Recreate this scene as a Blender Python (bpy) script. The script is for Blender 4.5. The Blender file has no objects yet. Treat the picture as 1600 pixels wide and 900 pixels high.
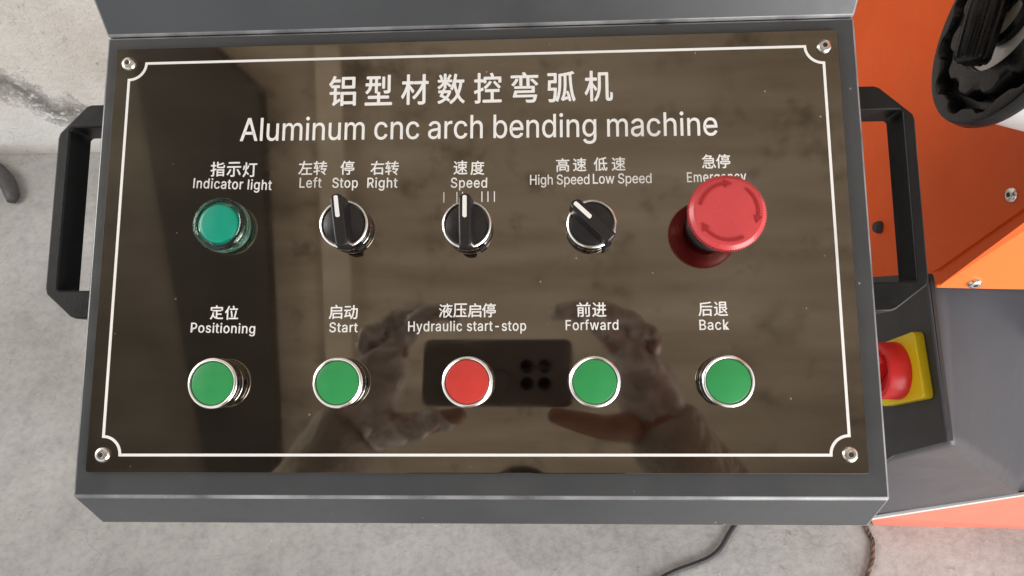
import bpy, bmesh, math, random
from mathutils import Matrix, Vector
random.seed(4)
SC = bpy.context.scene
COL = SC.collection
R = math.radians

# ------------------------------------------------------------------ camera
cam = bpy.data.cameras.new("camera")
cam.sensor_width = 36.0
cam.lens = 23.707
cam.clip_start = 0.005
cam.clip_end = 60
camo = bpy.data.objects.new("camera", cam)
COL.objects.link(camo)
camo.matrix_world = Matrix(((0.998975, 0.010695, 0.043987, 0.0418),
                            (0.014530, 0.844515, -0.535335, -0.2251),
                            (-0.042873, 0.535425, 0.843494, 1.3110),
                            (0, 0, 0, 1)))
SC.camera = camo

# ------------------------------------------------------------------ world and lamps (workshop interior, daylight from a door)
w = bpy.data.worlds.new("World")
SC.world = w
w.use_nodes = True
bg = w.node_tree.nodes["Background"]
bg.inputs[0].default_value = (0.80, 0.83, 0.86, 1)
bg.inputs[1].default_value = 1.06


def area(name, loc, target, sx, sy, power, col):
    l = bpy.data.lights.new(name, 'AREA')
    l.shape = 'RECTANGLE'
    l.size, l.size_y, l.energy, l.color = sx, sy, power, col
    o = bpy.data.objects.new(name, l)
    COL.objects.link(o)
    o.location = loc
    d = Vector(target) - Vector(loc)
    o.rotation_euler = d.to_track_quat('-Z', 'Y').to_euler()
    return o


area("doorway_daylight", (1.5, -1.5, 0.95), (0.35, 0.0, 0.7), 1.5, 1.5, 56, (1.0, 0.98, 0.96))
area("added_left_fill", (-2.3, 0.15, 2.1), (0.0, -0.1, 1.2), 1.2, 1.2, 34, (1.0, 0.98, 0.95))  # added fill lamp, no window known here; lifts hands, lettering and orange side
SC.view_settings.view_transform = 'Standard'
SC.view_settings.look = 'None'
SC.view_settings.exposure = 0.25
SC.view_settings.gamma = 1.0

# ------------------------------------------------------------------ materials


class NT:
    def __init__(s, name):
        s.m = bpy.data.materials.new(name)
        s.m.use_nodes = True
        s.t = s.m.node_tree
        s.b = s.t.nodes["Principled BSDF"]

    def n(s, typ, **kw):
        x = s.t.nodes.new(typ)
        for k, v in kw.items():
            setattr(x, k, v)
        return x

    def l(s, a, b):
        s.t.links.new(a, b)

    def coord(s, kind='Object'):
        return s.n('ShaderNodeTexCoord').outputs[kind]

    def noise(s, scale, detail=4, rough=0.55, vec=None, dist=0.0):
        x = s.n('ShaderNodeTexNoise')
        x.inputs['Scale'].default_value = scale
        x.inputs['Detail'].default_value = detail
        x.inputs['Roughness'].default_value = rough
        x.inputs['Distortion'].default_value = dist
        s.l(vec if vec is not None else s.coord(), x.inputs['Vector'])
        return x.outputs['Fac']

    def ramp(s, fac, stops, interp='LINEAR'):
        x = s.n('ShaderNodeValToRGB')
        x.color_ramp.interpolation = interp
        e = x.color_ramp.elements
        while len(e) < len(stops):
            e.new(0.5)
        for i, (p, c) in enumerate(stops):
            e[i].position = p
            if not isinstance(c, (tuple, list)):
                c = (c, c, c)
            e[i].color = (*c[:3], 1)
        s.l(fac, x.inputs[0])
        return x.outputs[0]

    def mix(s, fac, a, b, blend='MIX'):
        x = s.n('ShaderNodeMix', data_type='RGBA', blend_type=blend)
        for sock, v in ((x.inputs[0], fac), (x.inputs[6], a), (x.inputs[7], b)):
            if isinstance(v, (int, float)):
                sock.default_value = v if sock == x.inputs[0] else (v, v, v, 1)
            elif isinstance(v, tuple):
                sock.default_value = (*v[:3], 1)
            else:
                s.l(v, sock)
        return x.outputs[2]

    def math(s, op, a, b=0.0):
        x = s.n('ShaderNodeMath', operation=op)
        for i, v in enumerate((a, b)):
            if isinstance(v, (int, float)):
                x.inputs[i].default_value = v
            else:
                s.l(v, x.inputs[i])
        return x.outputs[0]

    def bump(s, h, strength, dist=0.002):
        x = s.n('ShaderNodeBump')
        x.inputs['Strength'].default_value = strength
        x.inputs['Distance'].default_value = dist
        s.l(h, x.inputs['Height'])
        s.l(x.outputs[0], s.b.inputs['Normal'])

    def set(s, **kw):
        for k, v in kw.items():
            k = k.replace('_', ' ')
            if isinstance(v, (int, float)):
                s.b.inputs[k].default_value = v
            elif isinstance(v, tuple):
                s.b.inputs[k].default_value = (*v[:3], 1)
            else:
                s.l(v, s.b.inputs[k])
        return s


def plain(name, col, rough=0.4, metal=0.0, var=0.12, scale=30, bump=0.0, bscale=300, **kw):
    t = NT(name)
    f = t.noise(scale, 5)
    d = tuple(c * (1 - var) for c in col)
    u = tuple(min(1, c * (1 + var)) for c in col)
    t.set(Base_Color=t.ramp(f, [(0.3, d), (0.7, u)]), Metallic=metal)
    r = t.ramp(t.noise(scale * 2.3, 3), [(0.3, max(0.0, rough * 0.85)), (0.7, min(1, rough * 1.15))])
    t.set(Roughness=r, **kw)
    if bump:
        t.bump(t.noise(bscale, 2), bump, 0.0006)
    return t.m


def make_grey_paint():
    t = NT("grey_machine_paint")
    base = t.ramp(t.noise(14, 5), [(0.3, (0.050, 0.053, 0.057)), (0.7, (0.064, 0.067, 0.071))])
    # pale rub marks: fine stretched scratches limited to a few patches
    mp = t.n('ShaderNodeMapping')
    mp.inputs['Scale'].default_value = (1, 4.5, 1)
    mp.inputs['Rotation'].default_value = (0, 0, 0.5)
    t.l(t.coord(), mp.inputs[0])
    scr = t.ramp(t.noise(95, 6, 0.7, mp.outputs[0], 1.2), [(0.60, 0.0), (0.72, 1.0)])
    patch = t.ramp(t.noise(7.5, 3, 0.5), [(0.62, 0.0), (0.74, 1.0)])
    dots = t.n('ShaderNodeTexVoronoi')
    dots.inputs['Scale'].default_value = 75
    t.l(t.coord(), dots.inputs['Vector'])
    dt = t.ramp(dots.outputs['Distance'], [(0.03, 1.0), (0.06, 0.0)])
    dt = t.math('MULTIPLY', dt, t.ramp(t.noise(40, 2), [(0.52, 0.0), (0.56, 1.0)]))
    m = t.math('MAXIMUM', t.math('MULTIPLY', t.math('MULTIPLY', scr, patch), 0.45), t.math('MULTIPLY', dt, 0.7))
    t.set(Base_Color=t.mix(m, base, (0.42, 0.42, 0.42)))
    t.set(Roughness=t.ramp(t.noise(55, 4), [(0.3, 0.30), (0.7, 0.42)]), IOR=1.45)
    t.bump(t.noise(420, 2), 0.05, 0.0005)
    return t.m


def make_plate():
    t = NT("black_mirror_faceplate")
    streak = t.n('ShaderNodeMapping')
    streak.inputs['Scale'].default_value = (1, 7, 1)
    t.l(t.coord(), streak.inputs[0])
    base = t.ramp(t.noise(9, 5, 0.5, streak.outputs[0]), [(0.3, (0.190, 0.166, 0.136)), (0.7, (0.220, 0.194, 0.161))])
    dots = t.n('ShaderNodeTexVoronoi')
    dots.inputs['Scale'].default_value = 105
    t.l(t.coord(), dots.inputs['Vector'])
    dt = t.ramp(dots.outputs['Distance'], [(0.035, 1.0), (0.07, 0.0)])
    dt = t.math('MULTIPLY', dt, t.ramp(t.noise(28, 3), [(0.56, 0.0), (0.62, 1.0)]))
    # hair scratches
    mp = t.n('ShaderNodeMapping')
    mp.inputs['Rotation'].default_value = (0, 0, 0.9)
    mp.inputs['Scale'].default_value = (1.5, 14, 1)
    t.l(t.coord(), mp.inputs[0])
    sc = t.ramp(t.noise(60, 3, 0.6, mp.outputs[0], 0.8), [(0.715, 0.0), (0.74, 1.0)])
    sc = t.math('MULTIPLY', sc, t.ramp(t.noise(11, 2), [(0.6, 0.0), (0.66, 1.0)]))
    m = t.math('MAXIMUM', t.math('MULTIPLY', dt, 0.5), t.math('MULTIPLY', sc, 0.22))
    t.set(Base_Color=t.mix(m, base, (0.8, 0.78, 0.74)))
    t.set(Metallic=t.math('SUBTRACT', 1.0, m))
    wm = t.n('ShaderNodeMapping')
    wm.inputs['Rotation'].default_value = (0, 0, 0.6)
    wm.inputs['Scale'].default_value = (2, 9, 1)
    t.l(t.coord(), wm.inputs[0])
    wipe = t.math('MULTIPLY', t.ramp(t.noise(9, 6, 0.65, wm.outputs[0], 0.6), [(0.50, 0.0), (0.70, 1.0)]), t.ramp(t.noise(4, 3), [(0.45, 0.0), (0.65, 1.0)]))
    t.set(Roughness=t.math('ADD', t.ramp(t.noise(16, 4), [(0.35, 0.025), (0.75, 0.06)]), t.math('MULTIPLY', wipe, 0.06)))
    t.bump(t.noise(5.5, 2), 0.06, 0.002)
    return t.m


def make_concrete():
    t = NT("worn_concrete_floor")
    a = t.ramp(t.noise(2.2, 6, 0.6), [(0.30, (0.30, 0.294, 0.282)), (0.70, (0.43, 0.424, 0.412))])
    b = t.ramp(t.noise(11, 8, 0.65), [(0.28, 0.76), (0.50, 1.0), (0.75, 1.08)])
    c = t.mix(1.0, a, b, 'MULTIPLY')
    g = t.ramp(t.noise(70, 6, 0.75), [(0.30, 0.78), (0.52, 1.0), (0.75, 1.10)])
    c = t.mix(1.0, c, g, 'MULTIPLY')
    v = t.n('ShaderNodeTexVoronoi')
    v.inputs['Scale'].default_value = 48
    v.inputs['Randomness'].default_value = 1
    t.l(t.coord(), v.inputs['Vector'])
    chip = t.math('MULTIPLY', t.ramp(v.outputs['Distance'], [(0.05, 1.0), (0.13, 0.0)]),
                  t.ramp(t.noise(5, 4), [(0.55, 0.0), (0.66, 1.0)]))
    c = t.mix(t.math('MULTIPLY', chip, 0.65), c, (0.68, 0.66, 0.62))
    sm = t.ramp(t.noise(1.3, 7, 0.7, None, 1.0), [(0.50, 0.0), (0.66, 1.0)])
    c = t.mix(t.math('MULTIPLY', sm, 0.22), c, (0.20, 0.19, 0.17))
    ck = t.n('ShaderNodeTexVoronoi', feature='DISTANCE_TO_EDGE')
    ck.inputs['Scale'].default_value = 2.3
    wv = t.n('ShaderNodeVectorMath', operation='ADD')
    nz = t.n('ShaderNodeTexNoise')
    nz.inputs['Scale'].default_value = 3.5
    nz.inputs['Detail'].default_value = 6
    t.l(t.coord(), nz.inputs['Vector'])
    t.l(t.coord(), wv.inputs[0])
    t.l(nz.outputs['Color'], wv.inputs[1])
    t.l(wv.outputs[0], ck.inputs['Vector'])
    hair = t.math('MULTIPLY', t.ramp(ck.outputs['Distance'], [(0.0, 1.0), (0.009, 0.0)]), t.ramp(t.noise(3.1, 3), [(0.52, 0.0), (0.60, 1.0)]))
    c = t.mix(t.math('MULTIPLY', hair, 0.35), c, (0.14, 0.13, 0.115))
    pit = t.ramp(t.noise(26, 5, 0.7, None, 0.8), [(0.66, 0.0), (0.72, 1.0)])
    c = t.mix(t.math('MULTIPLY', pit, 0.5), c, (0.15, 0.14, 0.125))
    t.set(Base_Color=c, Roughness=0.78)
    t.bump(t.math('ADD', t.noise(60, 8, 0.7), t.math('MULTIPLY', chip, 0.8)), 0.45, 0.004)
    return t.m


def make_plaster():
    t = NT("stained_white_plaster")
    co = t.coord()
    sep = t.n('ShaderNodeSeparateXYZ')
    t.l(co, sep.inputs[0])
    a = t.ramp(t.noise(3.0, 7, 0.6), [(0.30, (0.54, 0.485, 0.425)), (0.5, (0.71, 0.665, 0.61)), (0.70, (0.83, 0.805, 0.765))])
    low = t.ramp(t.math('ADD', sep.outputs[2], t.math('MULTIPLY', t.noise(5, 4), 0.10)), [(0.10, 1.0), (0.33, 0.0)])
    a = t.mix(t.math('MULTIPLY', low, 0.6), a, (0.74, 0.735, 0.72))
    # ragged diagonal line of peeled plaster
    wob = t.math('MULTIPLY', t.math('SUBTRACT', t.noise(7, 6, 0.65), 0.5), 0.30)
    line = t.math('ADD', t.math('SUBTRACT', t.math('ADD', sep.outputs[2], t.math('MULTIPLY', sep.outputs[0], 0.75)), -0.705), wob)
    band = t.ramp(t.math('ABSOLUTE', line), [(0.0, 1.0), (0.075, 0.0)])
    spk = t.ramp(t.noise(34, 9, 0.8), [(0.44, 0.0), (0.53, 1.0)])
    m = t.math('MULTIPLY', band, spk)
    c = t.mix(t.math('MULTIPLY', m, 0.9), a, (0.17, 0.15, 0.125))
    pits = t.math('MULTIPLY', t.ramp(t.noise(38, 9, 0.8), [(0.575, 0.0), (0.66, 1.0)]), t.ramp(t.noise(5, 3), [(0.42, 0.0), (0.60, 1.0)]))
    c = t.mix(t.math('MULTIPLY', pits, 0.8), c, (0.22, 0.19, 0.16))
    foot = t.ramp(t.math('ADD', sep.outputs[2], t.math('MULTIPLY', t.noise(14, 4), 0.05)), [(0.025, 1.0), (0.075, 0.0)])
    c = t.mix(t.math('MULTIPLY', foot, 0.6), c, (0.36, 0.31, 0.26))
    t.set(Base_Color=c, Roughness=0.9)
    t.bump(t.math('ADD', t.noise(40, 8, 0.7), t.math('MULTIPLY', m, -1.0)), 0.8, 0.012)
    return t.m


def make_ceiling():
    t = NT("brown_concrete_ceiling")
    mp = t.n('ShaderNodeMapping')
    mp.inputs['Scale'].default_value = (0.35, 2.2, 1)
    t.l(t.coord(), mp.inputs[0])
    a = t.ramp(t.noise(3.2, 6, 0.6, mp.outputs[0]), [(0.28, (0.38, 0.32, 0.255)), (0.5, (0.57, 0.49, 0.40)), (0.75, (0.72, 0.64, 0.535))])
    st = t.ramp(t.noise(6.5, 8, 0.7), [(0.54, 0.0), (0.70, 1.0)])
    c = t.mix(t.math('MULTIPLY', st, 0.8), a, (0.17, 0.14, 0.11))
    t.set(Base_Color=c, Roughness=0.85)
    t.bump(t.noise(8, 5), 0.3, 0.02)
    return t.m


def make_fabric(name, col, sc=120):
    t = NT(name)
    t.set(Base_Color=t.ramp(t.noise(18, 5), [(0.3, tuple(c * 0.8 for c in col)), (0.7, tuple(min(1, c * 1.2) for c in col))]), Roughness=0.85)
    t.bump(t.math('ADD', t.noise(sc, 3), t.math('MULTIPLY', t.noise(12, 2, 0.5, None, 1.5), 6.0)), 0.35, 0.012)
    return t.m


def make_film():
    t = NT("crinkled_pale_film")
    mp = t.n('ShaderNodeMapping')
    mp.inputs['Scale'].default_value = (1, 1, 0.45)
    mp.inputs['Rotation'].default_value = (0.3, 0.4, 0.7)
    t.l(t.coord(), mp.inputs[0])
    f = t.noise(34, 3, 0.5, mp.outputs[0], 1.2)
    t.set(Base_Color=t.ramp(f, [(0.36, (0.44, 0.38, 0.36)), (0.55, (0.64, 0.59, 0.58)), (0.66, (0.86, 0.84, 0.83))]), Roughness=0.28)
    t.bump(f, 0.6, 0.006)
    return t.m


def make_glass(name, col, rough=0.03, trans=1.0):
    t = NT(name)
    t.set(Base_Color=t.ramp(t.noise(40, 2), [(0.3, tuple(c * 0.95 for c in col)), (0.7, col)]), Roughness=rough, Transmission_Weight=trans, IOR=1.46)
    return t.m


M = dict(
    edge_glint=plain("painted_edge_glint", (0.22, 0.22, 0.225), 0.25, var=0.7, scale=22),  # lighter grey on the bevels paints in the glint along the edges
    grey=make_grey_paint(), plate=make_plate(), floor=make_concrete(), wall=make_plaster(), ceiling=make_ceiling(),
    white=plain("white_screen_print", (0.86, 0.85, 0.83), 0.5, var=0.03),
    blackplastic=plain("black_moulded_plastic", (0.008, 0.008, 0.0085), 0.42, var=0.2, scale=60, bump=0.15, bscale=900, Specular_IOR_Level=0.3),
    knobblack=plain("black_knob_plastic", (0.014, 0.012, 0.013), 0.34, var=0.2, scale=90, bump=0.08, bscale=900),
    chrome_darkened=plain("collar_chrome_darkened", (0.30, 0.28, 0.26), 0.14, 1.0, var=0.15, scale=120),  # collar chrome darkened in colour to stand in for its reflection of the plate
    chrome=plain("chrome_bezel", (0.97, 0.93, 0.88), 0.22, 1.0, var=0.04, scale=200, bump=0.12, bscale=260),
    steel=plain("stainless_screw_steel", (0.80, 0.77, 0.73), 0.22, 1.0, var=0.1, scale=300, bump=0.2, bscale=700),
    socket=plain("screw_socket_recess", (0.05, 0.045, 0.04), 0.5, 0.6),
    green=plain("green_button_plastic", (0.030, 0.30, 0.085), 0.38, var=0.06, scale=60),
    red=plain("red_button_plastic", (0.58, 0.045, 0.035), 0.38, var=0.06, scale=60),
    mushroom=plain("red_mushroom_plastic", (0.60, 0.062, 0.068), 0.30, var=0.06, scale=40, bump=0.05),
    arrow=plain("relief_red_shaded", (0.34, 0.014, 0.016), 0.42, var=0.06),  # mushroom red darkened in place of shade along the relief edges
    lamp=plain("green_lamp_diffuser", (0.0, 0.31, 0.205), 0.35, var=0.08, scale=80),
    lens=make_glass("clear_green_lens", (0.55, 0.85, 0.74), 0.03),
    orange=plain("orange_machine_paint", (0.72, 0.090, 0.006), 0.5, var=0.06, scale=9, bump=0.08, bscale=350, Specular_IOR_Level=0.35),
    orange_lit=plain("orange_front_lit", (0.80, 0.17, 0.022), 0.42, var=0.05, scale=9, bump=0.08, bscale=350),  # machine orange lightened to carry the daylight falling on the front cover
    plinth=plain("overexposed_salmon_plinth", (0.66, 0.175, 0.115), 0.5, var=0.06, scale=12, bump=0.1, bscale=300),  # orange plinth paled to salmon, its overexposed daylight put into the colour
    basegrey=plain("blue_grey_base_paint", (0.062, 0.060, 0.068), 0.36, var=0.05, scale=7, bump=0.08, bscale=350),
    basedark=plain("charcoal_base_paint", (0.035, 0.034, 0.034), 0.45, var=0.1, scale=9),
    yellow=plain("yellow_switch_plate", (0.80, 0.58, 0.01), 0.4, var=0.05),
    redswitch=plain("red_switch_knob", (0.68, 0.02, 0.02), 0.35, var=0.06),
    wheel=plain("black_handwheel_plastic", (0.008, 0.008, 0.0085), 0.28, var=0.2, scale=40, bump=0.1, bscale=500, Specular_IOR_Level=0.3),
    hub=plain("pale_grey_hub_metal", (0.74, 0.73, 0.71), 0.35, 0.3, var=0.08),
    cream=plain("cream_hub_insert", (0.42, 0.40, 0.33), 0.4, var=0.1),
    rubber=plain("black_cable_rubber", (0.028, 0.028, 0.03), 0.5, var=0.2),
    hose=plain("dusty_black_rubber_hose", (0.055, 0.052, 0.052), 0.55, var=0.25, scale=50),
    rope=plain("dirty_brown_cord", (0.12, 0.085, 0.06), 0.9, var=0.65, scale=90, bump=0.6, bscale=200),
    beam=plain("dark_steel_beam", (0.080, 0.072, 0.062), 0.6, var=0.2, scale=4),
    board=plain("brown_ceiling_board", (0.20, 0.178, 0.15), 0.7, var=0.25, scale=3),
    batten=plain("pale_ceiling_batten", (0.66, 0.58, 0.47), 0.7, var=0.1, scale=5),
    phone=plain("graphite_phone_back", (0.20, 0.19, 0.19), 0.45, var=0.05),
    lensblack=plain("black_camera_glass", (0.004, 0.004, 0.005), 0.08),
    skin=plain("warm_skin", (0.38, 0.215, 0.16), 0.5, var=0.12, scale=40),
    hair=plain("black_hair", (0.012, 0.010, 0.009), 0.5, var=0.3, scale=80, bump=0.5),
    eye=plain("dark_eye", (0.02, 0.015, 0.012), 0.15),
    glovefilm=make_film(),
    jacket=make_fabric("taupe_jacket_cloth", (0.44, 0.39, 0.34)),
    trousers=make_fabric("dark_trouser_cloth", (0.05, 0.05, 0.06)),
    shoe=plain("black_shoe_leather", (0.02, 0.02, 0.02), 0.5),
)

# ------------------------------------------------------------------ mesh helpers
TH = R(25)
PANEL = Matrix.Translation((0, 0, 1.0)) @ Matrix.Rotation(TH, 4, 'X')    # control panel frame: x right, y up the panel, z out of it


def tag(o, label=None, cat=None, group=None, kind=None):
    if label:
        o['label'] = label
    if cat:
        o['category'] = cat
    if group:
        o['group'] = group
    if kind:
        o['kind'] = kind
    return o


def empty(name, mat=Matrix()):
    o = bpy.data.objects.new(name, None)
    o.empty_display_size = 0.05
    COL.objects.link(o)
    o.matrix_world = mat
    return o


def obj(name, bm, mat, parent=None, mx=None, smooth=None, bevel=0.0, seg=2, edge=None):
    me = bpy.data.meshes.new(name)
    bmesh.ops.recalc_face_normals(bm, faces=bm.faces[:])
    bm.to_mesh(me)
    bm.free()
    me.materials.append(mat)
    o = bpy.data.objects.new(name, me)
    COL.objects.link(o)
    if parent is not None:
        o.parent = parent
    if mx is not None:
        o.matrix_local = mx
    if bevel:
        b = o.modifiers.new("bevel", 'BEVEL')
        b.width = bevel
        b.segments = seg
        b.limit_method = 'ANGLE'
        b.angle_limit = R(25)
        if edge is not None:
            me.materials.append(edge)
            b.material = 1
    if smooth is not None:
        for p in me.polygons:
            p.use_smooth = True
        if smooth < 180:
            me.set_sharp_from_angle(angle=R(smooth))
    return o


def prism(pts, lo, hi, axis='z', bm=None):
    """extrude a 2D outline between lo and hi along an axis"""
    bm = bm or bmesh.new()

    def at(p, h):
        return {'z': (p[0], p[1], h), 'x': (h, p[0], p[1]), 'y': (p[0], h, p[1])}[axis]
    a = [bm.verts.new(at(p, lo)) for p in pts]
    b = [bm.verts.new(at(p, hi)) for p in pts]
    bm.faces.new(a[::-1])
    bm.faces.new(b)
    n = len(pts)
    for i in range(n):
        bm.faces.new((a[i], a[(i + 1) % n], b[(i + 1) % n], b[i]))
    return bm


def box(x0, x1, y0, y1, z0, z1, bm=None):
    return prism([(x0, y0), (x1, y0), (x1, y1), (x0, y1)], z0, z1, 'z', bm)


def lathe(prof, n=64, bm=None, cap=True, wob=None):
    """revolve (r,z) profile about z"""
    bm = bm or bmesh.new()
    rings = []
    for (r, z) in prof:
        if r < 1e-7:
            rings.append([bm.verts.new((0, 0, z))])
        else:
            rings.append([bm.verts.new(((r + (wob(i / n, r, z) if wob else 0)) * math.cos(2 * math.pi * i / n),
                                        (r + (wob(i / n, r, z) if wob else 0)) * math.sin(2 * math.pi * i / n), z)) for i in range(n)])
    for a, b in zip(rings, rings[1:]):
        for i in range(n):
            j = (i + 1) % n
            if len(a) == 1 and len(b) == 1:
                continue
            if len(a) == 1:
                bm.faces.new((a[0], b[i], b[j]))
            elif len(b) == 1:
                bm.faces.new((a[i], a[j], b[0]))
            else:
                bm.faces.new((a[i], a[j], b[j], b[i]))
    return bm


def slab(quad, thick, bm=None):
    """planar polygon in space given thickness behind its face normal"""
    bm = bm or bmesh.new()
    q = [Vector(p) for p in quad]
    n = (q[1] - q[0]).cross(q[2] - q[0]).normalized()
    a = [bm.verts.new(p) for p in q]
    b = [bm.verts.new(p - n * thick) for p in q]
    bm.faces.new(a)
    bm.faces.new(b[::-1])
    k = len(q)
    for i in range(k):
        bm.faces.new((a[(i + 1) % k], a[i], b[i], b[(i + 1) % k]))
    return bm


def hull(pts):
    bm = bmesh.new()
    for p in pts:
        bm.verts.new(p)
    bmesh.ops.convex_hull(bm, input=bm.verts[:])
    bmesh.ops.dissolve_limit(bm, angle_limit=R(1), verts=bm.verts[:], edges=bm.edges[:])
    return bm


def tube(pts, radii, n=10, bm=None, closed_caps=True, sub=6):
    """smooth swept tube through points (Catmull-Rom)"""
    bm = bm or bmesh.new()
    P = [Vector(p) for p in pts]
    if isinstance(radii, (int, float)):
        radii = [radii] * len(P)
    path = []
    for i in range(len(P) - 1):
        p0, p1, p2, p3 = P[max(0, i - 1)], P[i], P[i + 1], P[min(len(P) - 1, i + 2)]
        for k in range(sub):
            t = k / sub
            path.append((0.5 * ((2 * p1) + (p2 - p0) * t + (2 * p0 - 5 * p1 + 4 * p2 - p3) * t * t + (3 * p1 - p0 - 3 * p2 + p3) * t ** 3),
                         radii[i] * (1 - t) + radii[i + 1] * t))
    path.append((P[-1], radii[-1]))
    rings = []
    up = Vector((0.13, 0.21, 0.97)).normalized()
    for i, (c, r) in enumerate(path):
        d = (path[min(i + 1, len(path) - 1)][0] - path[max(i - 1, 0)][0]).normalized()
        s = d.cross(up).normalized()
        u = s.cross(d).normalized()
        rings.append([bm.verts.new(c + (s * math.cos(2 * math.pi * k / n) + u * math.sin(2 * math.pi * k / n)) * r) for k in range(n)])
    for a, b in zip(rings, rings[1:]):
        for k in range(n):
            bm.faces.new((a[k], a[(k + 1) % n], b[(k + 1) % n], b[k]))
    bm.faces.new(rings[0][::-1])
    bm.faces.new(rings[-1])
    return bm


# ------------------------------------------------------------------ the setting
bm = bmesh.new()
N = 60
fl = box(-6, 6, -6, 1.06, -0.05, 0)
tag(obj("floor", fl, M['floor']), kind='structure')
wl = box(-4, 4, 1.061, 1.26, -0.05, 3.3)
tag(obj("wall", wl, M['wall']), "white plaster wall with peeling dirty stains behind the machine", "wall")
cl = box(-3.2, 3.2, -3.4, 1.06, 3.0, 3.15)
tag(obj("ceiling", cl, M['ceiling']), kind='structure')
bmk = prism([(-0.893, 0.06), (-1.03, 0.20), (-1.30, 0.30), (-1.32, -3.2), (-1.30, -3.2), (-1.30, -3.3), (-1.22, -3.3), (-1.03, -1.5)], 2.93, 2.998)
tag(obj("ceiling_duct", bmk, M['beam']), "dark flat duct under the ceiling mirrored in the black faceplate", "duct")
bmk = prism([(-1.305, 0.30), (-2.6, 0.30), (-2.6, -3.3), (-1.325, -3.3)], 2.95, 2.998)
tag(obj("ceiling_board", bmk, M['board']), "brown ceiling board beside the dark duct", "board")
bmk = prism([(-0.70, 0.20), (-0.62, 0.20), (-0.66, -0.6), (-0.80, -2.2), (-0.89, -2.2), (-0.76, -0.6)], 2.97, 2.998)
tag(obj("ceiling_batten", bmk, M['batten']), "pale narrow batten along the ceiling", "batten")

# ------------------------------------------------------------------ control console
con = tag(empty("control_console"), "dark grey control console with glossy black bilingual faceplate of buttons and switches", "control panel")

body = prism([(-0.139, -0.002), (-0.1588, -0.030), (-0.156, -0.0325), (-0.147, -0.0325), (-0.147, -0.10), (0.134, -0.10), (0.134, -0.002)], -0.2225, 0.226, 'x')
obj("enclosure", body, M['grey'], con, PANEL, 40, 0.0014, 3, M['edge_glint'])
hood = prism([(0.1345, -0.0015), (0.2345, 0.0985), (0.29, 0.0985), (0.29, -0.10), (0.1345, -0.10)], -0.2225, 0.226, 'x')
tag(obj("rear_hood", hood, M['grey'], con, PANEL, 40, 0.0014, 3, M['edge_glint']))
pm = box(-0.04, 0.04, 0.21, 0.29, 0.012, 0.80)
obj("pedestal", pm, M['grey'], con, None, None, 0.003)
pm = prism([(0.02, 0.87), (0.36, 0.98), (0.36, 0.72), (0.18, 0.72)], -0.07, 0.07, 'x')
obj("support_arm", pm, M['grey'], con, None, None, 0.003)
pm = box(-0.11, 0.11, 0.16, 0.36, 0.0, 0.012)
obj("foot_plate", pm, M['grey'], con, None, None, 0.002)


def rounded(pts, r, seg=4):
    out = []
    n = len(pts)
    for i in range(n):
        p, a, b = Vector(pts[i]), Vector(pts[i - 1]), Vector(pts[(i + 1) % n])
        da, db = (a - p), (b - p)
        k = min(r, da.length * 0.45, db.length * 0.45)
        s, e = p + da.normalized() * k, p + db.normalized() * k
        for j in range(seg + 1):
            t = j / seg
            out.append(tuple(s * (1 - t) ** 2 + p * 2 * t * (1 - t) + e * t * t))
    return out


plate = prism(rounded([(-0.215, -0.1254), (0.215, -0.1256), (0.215, 0.1257), (-0.215, 0.1252)], 0.002), -0.0018, 0.0)
fp = obj("faceplate", plate, M['plate'], con, PANEL, None, 0.0003, 1)


def handle(name, s, x_in, x_bar, x_out, y0, y1):
    bm = bmesh.new()
    z0, z1 = -0.027, -0.007
    o = rounded([(x_in, y1), (x_in + s * 0.012, y1), (x_out, y1 - 0.019), (x_out, y0 + 0.014), (x_in + s * 0.012, y0), (x_in, y0)], 0.004)
    i = rounded([(x_in, y1 - 0.0145), (x_bar, y1 - 0.0145), (x_bar, y0 + 0.0165), (x_in, y0 + 0.0165)], 0.002)
    # two arms and the grip bar as one outline
    pts = [(x_in, y1), (x_in + s * 0.011, y1), (x_in + s * 0.014, y1 - 0.0012), (x_out - s * 0.001, y1 - 0.0175), (x_out, y1 - 0.021),
           (x_out, y0 + 0.018), (x_out - s * 0.001, y0 + 0.0145), (x_in + s * 0.014, y0 + 0.0012), (x_in + s * 0.011, y0), (x_in, y0),
           (x_in, y0 + 0.0165), (x_bar - s * 0.0015, y0 + 0.0165), (x_bar, y0 + 0.018), (x_bar, y1 - 0.016), (x_bar - s * 0.0015, y1 - 0.0145), (x_in, y1 - 0.0145)]
    prism(pts, z0, z1, 'z', bm)
    return obj(name, bm, M['blackplastic'], con, PANEL, 35, 0.0009, 2)


handle("pull_handle", -1, -0.2222, -0.2453, -0.2525, -0.038, 0.0935)
handle("pull_handle", 1, 0.2257, 0.2520, 0.2585, -0.038, 0.0940)

# ---- white border line with scooped corners
bl = bmesh.new()
hw = 0.00075


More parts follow.
